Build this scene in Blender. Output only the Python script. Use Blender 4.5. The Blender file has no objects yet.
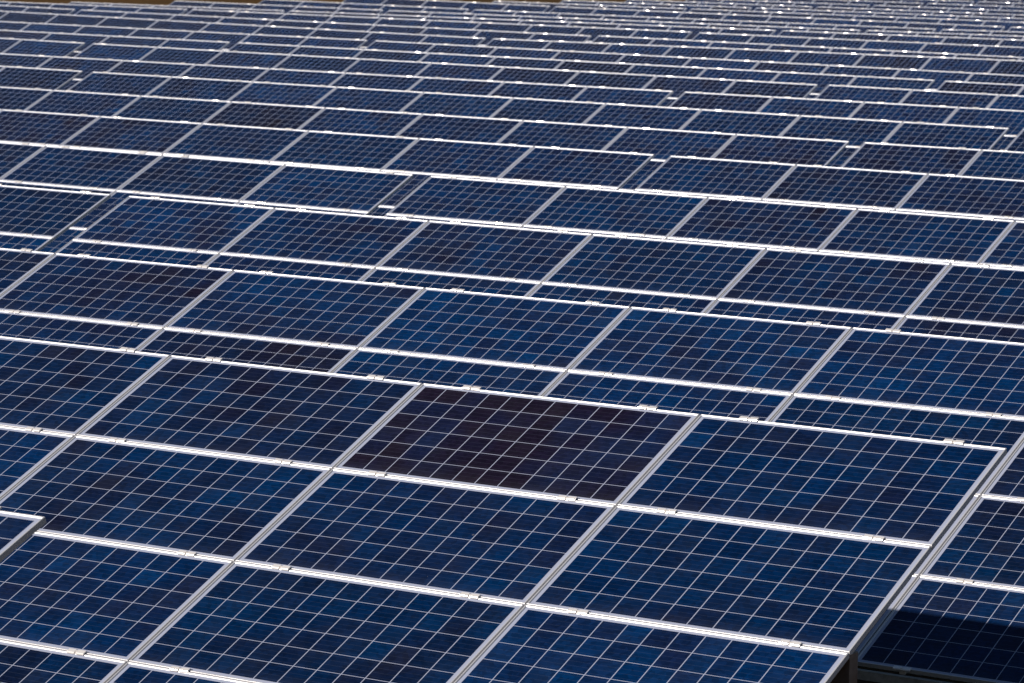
import bpy, bmesh, math, random
from mathutils import Matrix, Vector

random.seed(7)
scene = bpy.context.scene
COL = scene.collection

# ------------------------------------------------------------------ layout
TILT = 0.3774                    # tilt of the tables, facing -Y (towards the viewer)
CT, ST = math.cos(TILT), math.sin(TILT)
PX, PY = 1.9728, 1.0742            # panel pitch along the row / up the slope
PW, PH = 1.9618, 1.0652            # outer size of one panel (72 cells, landscape)
GAP = 0.251                      # gap between two tables of one row
TW = 10 * PX                     # table width
PER = TW + GAP
LIFT = 5.4                       # camera height; survey heights below are relative to it
TOP = 2.33                       # height of a table's top edge over the ground

# row: X of a gap (left edge of the table right of it), Y of the top edge, Z of the top edge there, slope, curvature
ROWS = {
 1: (-13.279, 17.434, -3.053, -0.01699, 2.5e-05), 2: (-19.064, 23.35, -3.259, -0.01647, 8e-06),
 3: (-22.843, 29.266, -3.387, -0.01832, 3.4e-05), 4: (-22.753, 35.271, -3.601, -0.02075, 4.1e-05),
 5: (-22.569, 41.189, -3.746, -0.0195, -1.3e-05), 6: (-22.358, 47.044, -3.925, -0.0178, 6e-05),
 7: (-42.16, 52.899, -3.673, -0.02126, 6.5e-05), 8: (-31.843, 58.688, -4.05, -0.01768, -1e-06),
 9: (-51.674, 64.874, -3.812, -0.02175, 5.9e-05), 10: (-51.601, 70.778, -4.025, -0.01922, -1.8e-05),
 11: (-51.232, 76.642, -4.194, -0.02, -5.6e-05), 12: (-51.08, 82.551, -4.346, -0.01802, 0.000307),
 13: (-70.998, 88.529, -4.089, -0.02348, 0.000121), 14: (-70.541, 94.139, -4.253, -0.01574, -7.4e-05),
 15: (-50.555, 99.967, -4.748, -0.01322, 1.5e-05), 16: (-50.507, 106.381, -4.97, -0.0134, 0.000104),
 17: (-50.131, 111.899, -5.118, -0.01251, 0.0002), 18: (-50.035, 117.964, -5.249, -0.01702, 0.000142),
 19: (-69.6, 128.87, -5.282, -0.0165, 0.0), 20: (-69.48, 134.78, -5.418, -0.0165, 0.0),
 21: (-69.36, 140.69, -5.548, -0.0165, 0.0), 22: (-69.24, 146.6, -5.65, -0.0165, 0.0),
 23: (-69.12, 152.51, -5.729, -0.0165, 0.0), 24: (-69.0, 158.42, -5.812, -0.0165, 0.0),
 25: (-68.88, 164.33, -5.896, -0.0165, 0.0), 26: (-68.76, 170.24, -5.984, -0.0165, 0.0),
}
def zrow(k, X):
    x0, y, z, s, c = ROWS[k][:5]
    d = max(-42.0, min(28.0, X - x0))
    return z + s * (X - x0) + c * d * d + LIFT

YAW, PITCH, FPX = 0.54860, 0.13510, 3349.2
FWD = Vector((-math.sin(YAW) * math.cos(PITCH), math.cos(YAW) * math.cos(PITCH), -math.sin(PITCH)))

# ------------------------------------------------------------------ node helpers
class NT:
    def __init__(s, mat):
        s.t = mat.node_tree; s.t.nodes.clear()
    def n(s, typ, **kw):
        nd = s.t.nodes.new(typ)
        for k, v in kw.items(): setattr(nd, k, v)
        return nd
    def l(s, a, b): s.t.links.new(a, b)
    def put(s, sock, v):
        if isinstance(v, bpy.types.NodeSocket): s.l(v, sock)
        else: sock.default_value = v
    def m(s, op, a, b=None, c=None, clamp=False):
        nd = s.n('ShaderNodeMath', operation=op, use_clamp=clamp)
        s.put(nd.inputs[0], a)
        if b is not None: s.put(nd.inputs[1], b)
        if c is not None: s.put(nd.inputs[2], c)
        return nd.outputs[0]
    def mix(s, f, a, b):
        nd = s.n('ShaderNodeMix', data_type='RGBA')
        s.put(nd.inputs[0], f); s.put(nd.inputs[6], a); s.put(nd.inputs[7], b)
        return nd.outputs[2]
    def ramp(s, v, lo, hi, a=0.0, b=1.0):
        nd = s.n('ShaderNodeMapRange'); nd.clamp = True
        s.put(nd.inputs[0], v)
        for i, q in enumerate((lo, hi, a, b)): s.put(nd.inputs[i + 1], q)
        return nd.outputs[0]
    def noise(s, vec, scale, detail=3.0, rough=0.55):
        nd = s.n('ShaderNodeTexNoise'); s.l(vec, nd.inputs['Vector'])
        nd.inputs['Scale'].default_value = scale; nd.inputs['Detail'].default_value = detail
        nd.inputs['Roughness'].default_value = rough
        return nd.outputs[0]
    def out(s, base, rough, metal=0.0, normal=None, ior=1.5, spec=None):
        p = s.n('ShaderNodeBsdfPrincipled'); o = s.n('ShaderNodeOutputMaterial')
        s.put(p.inputs['Base Color'], base); s.put(p.inputs['Roughness'], rough); s.put(p.inputs['Metallic'], metal)
        p.inputs['IOR'].default_value = ior
        if spec is not None: s.put(p.inputs['Specular IOR Level'], spec)
        if normal is not None: s.l(normal, p.inputs['Normal'])
        s.l(p.outputs[0], o.inputs[0]); return p
def material(name):
    m = bpy.data.materials.new(name); m.use_nodes = True
    return m, NT(m)

# ------------------------------------------------------------------ materials
def make_laminate():
    m, t = material('solar_laminate')
    tc = t.n('ShaderNodeTexCoord'); sep = t.n('ShaderNodeSeparateXYZ'); t.l(tc.outputs['Object'], sep.inputs[0])
    oi = t.n('ShaderNodeObjectInfo'); oc = t.n('ShaderNodeSeparateColor'); t.l(oi.outputs['Color'], oc.inputs[0])
    seed, maroon, bright = oc.outputs
    u = t.m('MULTIPLY', t.m('ADD', sep.outputs[0], 0.948), 12 / 1.896)
    v = t.m('MULTIPLY', t.m('ADD', sep.outputs[1], 0.4990), 6 / 0.998)
    fu, fv = t.m('FRACT', u), t.m('FRACT', v)
    iu, iv = t.m('FLOOR', u), t.m('FLOOR', v)
    du = t.m('MINIMUM', fu, t.m('SUBTRACT', 1.0, fu)); dv = t.m('MINIMUM', fv, t.m('SUBTRACT', 1.0, fv))
    lu = t.m('LESS_THAN', du, 0.0180); lv = t.m('LESS_THAN', dv, 0.0135)
    inx = t.m('LESS_THAN', t.m('ABSOLUTE', sep.outputs[0]), 0.947); iny = t.m('LESS_THAN', t.m('ABSOLUTE', sep.outputs[1]), 0.498)
    cell = t.m('MULTIPLY', t.m('MULTIPLY', inx, iny), t.m('SUBTRACT', 1.0, t.m('MAXIMUM', lu, lv)))
    cv = t.n('ShaderNodeCombineXYZ'); t.l(iu, cv.inputs[0]); t.l(iv, cv.inputs[1]); t.l(t.m('MULTIPLY', seed, 977.0), cv.inputs[2])
    wn = t.n('ShaderNodeTexWhiteNoise', noise_dimensions='3D'); t.l(cv.outputs[0], wn.inputs['Vector'])
    wc = t.n('ShaderNodeSeparateColor'); t.l(wn.outputs['Color'], wc.inputs[0])
    r1, r2, r3 = wc.outputs
    # polycrystalline grain
    off = t.n('ShaderNodeVectorMath', operation='ADD'); t.l(tc.outputs['Object'], off.inputs[0])
    sc3 = t.n('ShaderNodeVectorMath', operation='SCALE'); t.l(cv.outputs[0], sc3.inputs[0]); sc3.inputs['Scale'].default_value = 3.7
    t.l(sc3.outputs[0], off.inputs[1])
    vo = t.n('ShaderNodeTexVoronoi'); t.l(off.outputs[0], vo.inputs['Vector']); vo.inputs['Scale'].default_value = 34
    vs = t.n('ShaderNodeSeparateColor'); t.l(vo.outputs['Color'], vs.inputs[0])
    so = t.n('ShaderNodeCombineXYZ'); t.l(t.m('MULTIPLY', seed, 61.0), so.inputs[0]); t.l(t.m('MULTIPLY', seed, 37.0), so.inputs[1])
    ov = t.n('ShaderNodeVectorMath', operation='ADD'); t.l(tc.outputs['Object'], ov.inputs[0]); t.l(so.outputs[0], ov.inputs[1])
    soft = t.noise(ov.outputs[0], 1.3, 2.0); soft2 = t.noise(so.outputs[0], 1.0, 1.0)
    # neighbouring cells come from the same batch: slow drift of hue over the panel plus a little per cell
    maroon = t.m('ADD', maroon, t.ramp(soft, 0.3, 0.7, -0.28, 0.34))
    mf = t.m('ADD', maroon, t.m('MULTIPLY', t.m('SUBTRACT', t.m('POWER', r1, 0.8), 0.5), 0.38), clamp=True)
    blue = t.mix(t.m('ADD', t.m('MULTIPLY', t.m('POWER', r3, 2.0), 0.6), t.ramp(soft2, 0.3, 0.7, 0.0, 0.35)), (0.0002, 0.0122, 0.055, 1), (0.0001, 0.0255, 0.094, 1))
    col = t.mix(mf, blue, (0.0078, 0.0046, 0.0125, 1))
    val = t.m('MULTIPLY', t.ramp(r2, 0, 1, 0.90, 1.10), t.ramp(vs.outputs[0], 0, 1, 0.76, 1.26))
    val = t.m('MULTIPLY', val, t.ramp(bright, 0, 1, 0.8, 1.2))
    vm = t.n('ShaderNodeVectorMath', operation='SCALE'); t.l(col, vm.inputs[0]); t.l(val, vm.inputs['Scale'])
    # finger rows / busbars: thin silver lines along the panel
    fb = t.m('FRACT', t.m('MULTIPLY', fv, 4.0)); db = t.m('ABSOLUTE', t.m('SUBTRACT', fb, 0.5))
    bus = t.m('MULTIPLY', t.m('LESS_THAN', db, 0.03), 0.08)
    col = t.mix(bus, vm.outputs[0], (0.22, 0.26, 0.36, 1))
    col = t.mix(cell, (0.38, 0.41, 0.52, 1), col)
    # a little dust, thicker in patches and along the lower edge
    nz = t.noise(off.outputs[0], 2.2, 4.0)
    low = t.ramp(sep.outputs[1], -0.50, -0.40, 1.0, 0.0)
    dust = t.m('ADD', t.ramp(nz, 0.45, 0.8, 0.0, 0.02), t.m('MULTIPLY', low, 0.022))
    vsp = t.n('ShaderNodeTexVoronoi'); t.l(off.outputs[0], vsp.inputs['Vector']); vsp.inputs['Scale'].default_value = 2.6
    spot = t.m('LESS_THAN', vsp.outputs['Distance'], t.m('MULTIPLY', t.noise(off.outputs[0], 40.0, 2.0), 0.035))
    dust = t.m('ADD', dust, t.m('MULTIPLY', spot, 0.22), clamp=True)
    col = t.mix(dust, col, (0.40, 0.36, 0.30, 1))
    rough = t.m('ADD', 0.07, t.m('MULTIPLY', dust, 2.0))
    t.out(col, rough, ior=1.22)
    return m

def make_alu(name, base, rough, metal, streak=True):
    m, t = material(name)
    tc = t.n('ShaderNodeTexCoord')
    nz = t.noise(tc.outputs['Object'], 6.0, 4.0)
    mp = t.n('ShaderNodeMapping'); t.l(tc.outputs['Object'], mp.inputs[0]); mp.inputs['Scale'].default_value = (3, 90, 90)
    n2 = t.noise(mp.outputs[0], 1.0, 2.0)
    f = t.m('ADD', t.ramp(nz, 0.3, 0.75, 0.0, 0.5), t.ramp(n2, 0.3, 0.7, 0.0, 0.35))
    c = t.mix(f, base, tuple(b * 0.78 for b in base[:3]) + (1,))
    t.out(c, t.m('ADD', rough, t.m('MULTIPLY', nz, 0.11)), metal)
    return m

def make_steel(name='galvanised_steel', rust_shade=0.35, k=1.0):
    m, t = material(name)
    tc = t.n('ShaderNodeTexCoord')
    vo = t.n('ShaderNodeTexVoronoi'); t.l(tc.outputs['Object'], vo.inputs['Vector']); vo.inputs['Scale'].default_value = 40
    vs = t.n('ShaderNodeSeparateColor'); t.l(vo.outputs['Color'], vs.inputs[0])
    nz = t.noise(tc.outputs['Object'], 3.0)
    c = t.mix(vs.outputs[0], (0.36 * k, 0.38 * k, 0.40 * k, 1), (0.50 * k, 0.52 * k, 0.54 * k, 1))
    c = t.mix(t.ramp(nz, 0.5 - rust_shade * .4, 0.8, 0, min(1, rust_shade)), c, (0.17, 0.095, 0.05, 1))  # brown mix: light rust, and on the posts painted-in shade
    t.out(c, 0.45, 0.6)
    return m

def make_ground():
    m, t = material('dry_grass_ground')
    g = t.n('ShaderNodeNewGeometry')
    n1 = t.noise(g.outputs['Position'], 0.12, 5.0); n2 = t.noise(g.outputs['Position'], 1.7, 6.0, 0.65); n3 = t.noise(g.outputs['Position'], 14.0, 4.0, 0.7)
    c = t.mix(t.ramp(n1, 0.35, 0.65), (0.12, 0.057, 0.012, 1), (0.045, 0.022, 0.007, 1))
    c = t.mix(t.ramp(n2, 0.42, 0.7, 0, 0.8), c, (0.16, 0.088, 0.022, 1))
    c = t.mix(t.ramp(n3, 0.5, 0.75, 0, 0.7), c, (0.04, 0.03, 0.012, 1))
    bp = t.n('ShaderNodeBump'); bp.inputs['Strength'].default_value = 0.8; bp.inputs['Distance'].default_value = 0.08
    t.l(t.m('ADD', n2, n3), bp.inputs['Height'])
    t.out(c, 0.95, normal=bp.outputs[0], spec=0.1)
    return m

M_LAM = make_laminate()
M_FRAME = make_alu('anodised_frame', (0.67, 0.665, 0.68, 1), 0.34, 0.25)
M_CLAMP = make_alu('clamp_metal', (0.97, 0.92, 0.87, 1), 0.115, 0.26)
M_STEEL = make_steel()
M_POST_SHADE = make_steel('shade_brown_post_steel', 0.95, 0.6)  # posts: brown shade under the panels put into the steel colour
M_GROUND = make_ground()

# ------------------------------------------------------------------ meshes
def new_mesh(name, bm, mat):
    bmesh.ops.recalc_face_normals(bm, faces=bm.faces)
    me = bpy.data.meshes.new(name); bm.to_mesh(me); bm.free()
    me.materials.append(mat)
    return me
def box(bm, x0, x1, y0, y1, z0, z1, bevel=0.0):
    r = bmesh.ops.create_cube(bm, size=1.0)
    bmesh.ops.scale(bm, vec=(x1 - x0, y1 - y0, z1 - z0), verts=r['verts'])
    bmesh.ops.translate(bm, vec=((x0 + x1) / 2, (y0 + y1) / 2, (z0 + z1) / 2), verts=r['verts'])
    if bevel:
        es = list({e for v in r['verts'] for e in v.link_edges})
        bmesh.ops.bevel(bm, geom=es, offset=bevel, segments=1, affect='EDGES')
def bar(bm, a, b, w, h):
    a, b = Vector(a), Vector(b); d = b - a
    r = bmesh.ops.create_cube(bm, size=1.0)
    bmesh.ops.scale(bm, vec=(w, h, d.length), verts=r['verts'])
    q = d.to_track_quat('Z', 'Y').to_matrix().to_4x4()
    bmesh.ops.transform(bm, matrix=Matrix.Translation((a + b) / 2) @ q, verts=r['verts'])
def prism(bm, prof, x0, x1):
    """profile in (y, z), extruded along x"""
    va = [bm.verts.new((x0, y, z)) for y, z in prof]; vb = [bm.verts.new((x1, y, z)) for y, z in prof]
    n = len(prof)
    bm.faces.new(va); bm.faces.new(vb[::-1])
    for i in range(n): bm.faces.new((va[i], va[(i + 1) % n], vb[(i + 1) % n], vb[i]))

def laminate_mesh():
    bm = bmesh.new(); box(bm, -PW/2 + .006, PW/2 - .006, -PH/2 + .006, PH/2 - .006, -0.009, -0.0025)
    return new_mesh('laminate', bm, M_LAM)
def frame_mesh():
    bm = bmesh.new()
    # closed ring of loops: inner lip, chamfered outer rim, outer wall, bottom flange
    lip, ch, dep = 0.0130, 0.001, 0.028
    rings = [(lip, -0.0024), (lip - .0005, -0.0015), (lip - .0048, 0.003), (ch, 0.003), (0.0, 0.003 - ch), (0.0, -dep), (0.028, -dep), (0.028, -dep + .003), (0.003, -dep + .003), (0.003, -0.0105), (lip, -0.0105)]
    loops = []
    for ins, z in rings:
        a, b = PW/2 - ins, PH/2 - ins
        loops.append([bm.verts.new(p) for p in ((-a, -b, z), (a, -b, z), (a, b, z), (-a, b, z))])
    for i in range(len(loops) - 1):
        A, B = loops[i], loops[i + 1]
        for k in range(4): bm.faces.new((A[k], A[(k+1) % 4], B[(k+1) % 4], B[k]))
    return new_mesh('frame', bm, M_FRAME)
def clamp_mesh():
    bm = bmesh.new()
    w, top, ch = 0.0205, 0.0130, 0.0075
    # rounded extrusion: front and back shoulders in several facets
    prof = [(-w, 0.0032)]
    y, z = -w, 0.0042; prof.append((y, z))
    for ang, L in ((70, .0012), (56, .0015), (51.5, .0022), (47.5, .0022), (43.5, .0022), (36, .0010), (18, .0015)):
        a = math.radians(ang)
        y += L * math.cos(a); z += L * math.sin(a); prof.append((y, z))
    prof = prof + [(-q[0], q[1]) for q in reversed(prof)]
    prism(bm, prof, -0.060, -0.008)
    prism(bm, prof, 0.008, 0.060)
    prism(bm, [(-w + .004, 0.0035), (-w + .004, .006), (w - .004, .006), (w - .004, 0.0035)], -0.0079, 0.0079)
    r = bmesh.ops.create_cone(bm, cap_ends=True, segments=6, radius1=0.0075, radius2=0.0075, depth=0.006)
    bmesh.ops.translate(bm, vec=(0, 0, 0.009), verts=r['verts'])
    box(bm, -0.02, 0.02, -0.008, 0.008, -0.035, 0.0033)
    return new_mesh('clamp', bm, M_CLAMP)

ME_LAM, ME_FRAME, ME_CLAMP = laminate_mesh(), frame_mesh(), clamp_mesh()

def obj(name, me, parent=None, loc=(0, 0, 0), rot=(0, 0, 0)):
    o = bpy.data.objects.new(name, me); COL.objects.link(o)
    o.parent = parent; o.location = loc; o.rotation_euler = rot
    return o

def slope_pt(x, s, n=0.0):
    """local point of a table: s metres down the slope from the top edge, n metres off the panel plane"""
    y0 = 2 * PY * CT
    return Vector((x, y0 - s * CT - n * ST, TOP - s * ST + n * CT))

_struct_cache = {}
def structure_meshes(npan):
    if npan in _struct_cache: return _struct_cache[npan]
    W = npan * PX; out = []
    def one(name, fn):
        bm = bmesh.new(); fn(bm); out.append((name, new_mesh(name, bm, M_POST_SHADE if name == 'post' else M_STEEL)))
    for r in range(4):
        for q in (0.2, 0.8):
            s = (r + q) * PY
            if r == 3 and q == 0.8: s = 4 * PY - .02
            dn = -.105 if s > 4.2 else -.059
            def purlin(bm, s=s, dn=dn):
                a, b = slope_pt(-W/2 + .3, s, dn), slope_pt(W/2 - .3, s, dn)
                bar(bm, a, b, 0.045, 0.06)
            one('purlin', purlin)
    nb = max(2, round((W - 2.8) / 3.5) + 1)
    xs_ = [-W/2 + 1.4 + i * (W - 2.8) / (nb - 1) for i in range(nb)]
    for x in xs_:
        one('rafter', lambda bm, x=x: bar(bm, slope_pt(x, .1, -.141), slope_pt(x, 4 * PY + .02, -.141), 0.06, 0.10))
        m_ = slope_pt(x + .05, 2.1, -.2); a, b = slope_pt(x + .05, .8, -.19), slope_pt(x + .05, 3.6, -.19)
        one('brace', lambda bm, a=a, m_=m_: bar(bm, a, (m_.x, m_.y, 0.35), 0.045, 0.045))
        one('brace', lambda bm, b=b, m_=m_: bar(bm, b, (m_.x, m_.y, 0.35), 0.045, 0.045))
    for x in [-W/2 + .06] + xs_ + [W/2 - .06]:
        p = slope_pt(x, 2.1, -.035 if abs(x) > W/2 - .2 else -.198)
        one('post', lambda bm, p=p: bar(bm, (p.x, p.y, -0.6), p, 0.11, 0.10))
    _struct_cache[npan] = out
    return out

TABLES = []
def make_table(npan, xr, k, clamp_lines, marks=None, z_of=None, y=None):
    """a table whose right end is at world X = xr"""
    W = npan * PX - (PX - PW)
    xc = xr - W / 2
    zf = z_of or (lambda X: zrow(k, X)); yt = y if y is not None else ROWS[k][1]
    zl, zr_ = zf(xc - W / 2), zf(xc + W / 2)
    # straight table through the surveyed heights of its visible part
    sl = math.atan2(zr_ - zl, W); zm = zf(xc) * .5 + (zl + zr_) * .25
    e = obj('solar_table', None, None, (xc + TOP * math.sin(sl), yt - 2 * PY * CT, zm - TOP), (0, -sl, 0))
    e.empty_display_size = 0.5
    e['category'] = 'solar array'
    for r in range(4):
        for i in range(npan):
            x = (i - (npan - 1) / 2) * PX
            p = obj('solar_panel', ME_LAM, e, slope_pt(x, (r + .5) * PY), (TILT, 0, 0))
            q = random.random()
            mar = 0.24 + random.gauss(0, .07)
            if q < 0.08: mar = 0.46 + random.gauss(0, .06)
            elif q < 0.22: mar = 0.08
            if marks and (r, i) in marks: mar = marks[(r, i)]
            if mar > .7: p['label'] = 'dark maroon solar panel'
            p.color = (random.random(), max(0, min(1, mar)), random.random(), 1)
            obj('frame', ME_FRAME, p)
    for ln in range(clamp_lines):
        for i in range(npan):
            for s in (-1, 1):
                x = (i - (npan - 1) / 2) * PX + s * 0.325 * PX + random.uniform(-.02, .02)
                d = ln * PY + (0.004 if ln == 0 else 0.0)
                obj('clamp', ME_CLAMP, e, slope_pt(x, d, 0.0), (TILT + random.gauss(0, .02), random.gauss(0, .012), random.gauss(0, .04)))
    for nm, me in structure_meshes(npan): obj(nm, me, e)
    TABLES.append((k, xc, e))
    return e

# ------------------------------------------------------------------ place the tables
def ray_x(px, Y, Z):
    """world X where the image column px meets the line (Y, Z)"""
    right = FWD.cross(Vector((0, 0, 1))).normalized()
    a = (px - 512) / FPX
    # (P.right) = a (P.fwd), P = (X, Y, Z)
    return (a * (Y * FWD.y + Z * FWD.z) - Y * right.y) / (right.x - a * FWD.x)

# nearest table: only its top right corner reaches into the picture
make_table(10, -9.535, 0, 5, y=11.574, z_of=lambda X: -2.815 + LIFT - 0.017 * (X + 9.535))
# front table (eight panels, free right end)
X1 = ROWS[1][0] + 3 * PX - .007
make_table(8, X1, 1, 5, marks={(0, 6): .82, (0, 5): .42, (0, 7): .04, (1, 7): .04, (1, 6): .2, (2, 6): .08, (2, 5): .1, (2, 7): .1, (1, 5): .22, (0, 4): .25})
make_table(10, ROWS[2][0] + 8 * PX - .007, 2, 5)
for k in sorted(ROWS):
    if k < 3: continue
    x0, y = ROWS[k][0], ROWS[k][1]
    zt = zrow(k, x0) - LIFT
    xl, xr = ray_x(-12, y, zt), ray_x(1036, y, zt)
    left_end = -80.4 if k >= 15 else -1e9
    for j in range(-6, 7):
        a = x0 + j * PER; b = a + TW
        if b < xl or a > xr: continue
        n = 10
        if b < left_end: continue
        if a < left_end - 1:
            n = 5
        make_table(n, b - .007, k, 5 if k < 3 else 3 if k < 9 else 2)

ORD = ['nearest', 'front', 'second', 'third', 'fourth', 'fifth', 'sixth', 'seventh', 'eighth', 'ninth', 'tenth', 'eleventh', 'twelfth', 'thirteenth',
       'fourteenth', 'fifteenth', 'sixteenth', 'seventeenth', 'eighteenth', 'nineteenth', 'twentieth', 'twenty-first', 'twenty-second', 'twenty-third', 'twenty-fourth', 'twenty-fifth', 'twenty-sixth']
by_row = {}
for k, xc, e in TABLES: by_row.setdefault(k, []).append((xc, e))
for k, lst in by_row.items():
    lst.sort(key=lambda a: a[0]); n = len(lst)
    for i, (xc, e) in enumerate(lst):
        e['group'] = 'solar tables in parallel rows'
        if k == 0: lab = 'solar table reaching in at the left edge, only its corner showing before the front table'
        elif k == 1: lab = 'large front solar table with a dark maroon panel and a free right end'
        elif k == 2: lab = 'solar table right behind the front one, half shaded at its lower right'
        else:
            row = '%s row of tables from the front' % ORD[k]
            if n == 1: lab = 'only blue solar table showing in the ' + row
            elif n == 2: lab = 'blue solar table %s of the gap in the %s' % (('left', 'right')[i], row)
            elif n == 3: lab = '%s of three blue solar tables in the %s' % (('leftmost', 'middle', 'rightmost')[i], row)
            else: lab = '%s of %s blue solar tables in the %s' % (('leftmost', 'second from left', 'third from left', 'rightmost')[i], 'four', row)
        e['label'] = lab

# ------------------------------------------------------------------ ground: one sheet to the horizon
KS = sorted(ROWS)
cx = {k: ROWS[k][0] + (4 if k < 3 else 6) for k in KS}
def ground_z(X, Y):
    def zk(k):
        d = max(-60.0, min(60.0, X - cx[k]))
        return zrow(k, cx[k]) + max(-.017, min(-.009, ROWS[k][3])) * d - TOP
    ys = [ROWS[k][1] - 2 * PY * CT for k in KS]
    if Y <= ys[0]: return zk(KS[0]) + 0.02 * min(ys[0] - Y, 60)
    if Y >= ys[-1]: return zk(KS[-1]) - 0.02 * min(Y - ys[-1], 120)
    for a in range(len(ys) - 1):
        if Y <= ys[a + 1]:
            f = (Y - ys[a]) / (ys[a + 1] - ys[a])
            return zk(KS[a]) * (1 - f) + zk(KS[a + 1]) * f
def axis(lo, hi, step, far):
    v = []; x = lo
    while x <= hi: v.append(x); x += step
    d = step
    while v[-1] < far: d *= 1.6; v.append(v[-1] + d)
    d = step; 
    while v[0] > -far: d *= 1.6; v.insert(0, v[0] - d)
    return v
xs = axis(-130, 20, 3.0, 4000); ysv = axis(-20, 200, 3.0, 4000)
bm = bmesh.new(); grid = []
for Y in ysv: grid.append([bm.verts.new((X, Y, ground_z(X, Y))) for X in xs])
for a in range(len(ysv) - 1):
    for b in range(len(xs) - 1):
        bm.faces.new((grid[a][b], grid[a][b+1], grid[a+1][b+1], grid[a+1][b]))
g = obj('ground', new_mesh('ground', bm, M_GROUND)); g['kind'] = 'structure'; g['label'] = 'dry ochre grass ground under the solar rows'
for p in g.data.polygons: p.use_smooth = True

# ------------------------------------------------------------------ light
SUN = Vector((-0.46, -0.741, 0.489)).normalized()
el, az = math.asin(SUN.z), math.atan2(SUN.x, SUN.y)
w = bpy.data.worlds.new('World'); scene.world = w; w.use_nodes = True
nt = w.node_tree; nt.nodes.clear()
sky = nt.nodes.new('ShaderNodeTexSky'); sky.sky_type = 'NISHITA'; sky.sun_disc = False
sky.sun_elevation = el; sky.sun_rotation = az; sky.dust_density = 0.3; sky.ozone_density = 3.0; sky.air_density = 1.0
bg = nt.nodes.new('ShaderNodeBackground'); bg.inputs[1].default_value = 0.05
wo = nt.nodes.new('ShaderNodeOutputWorld'); nt.links.new(sky.outputs[0], bg.inputs[0]); nt.links.new(bg.outputs[0], wo.inputs[0])
ld = bpy.data.lights.new('sun', 'SUN'); ld.energy = 4.8; ld.angle = math.radians(0.53); ld.color = (1.0, 0.925, 0.85)
lo = bpy.data.objects.new('sun', ld); COL.objects.link(lo)
lo.rotation_euler = SUN.to_track_quat('Z', 'Y').to_euler(); lo.location = SUN * 300

# ------------------------------------------------------------------ camera
cd = bpy.data.cameras.new('camera'); co = bpy.data.objects.new('camera', cd); COL.objects.link(co)
co.location = (0, 0, LIFT); co.rotation_euler = (math.pi / 2 - PITCH, 0, YAW)
cd.sensor_width = 36; cd.lens = 36 * FPX / 1024; cd.clip_start = 0.5; cd.clip_end = 12000
cd.dof.use_dof = True; cd.dof.focus_distance = 20.5; cd.dof.aperture_fstop = 7
scene.camera = co
vs = scene.view_settings
vs.view_transform = 'Standard'; vs.look = 'None'; vs.exposure = 0.0; vs.gamma = 1.0; vs.use_curve_mapping = False
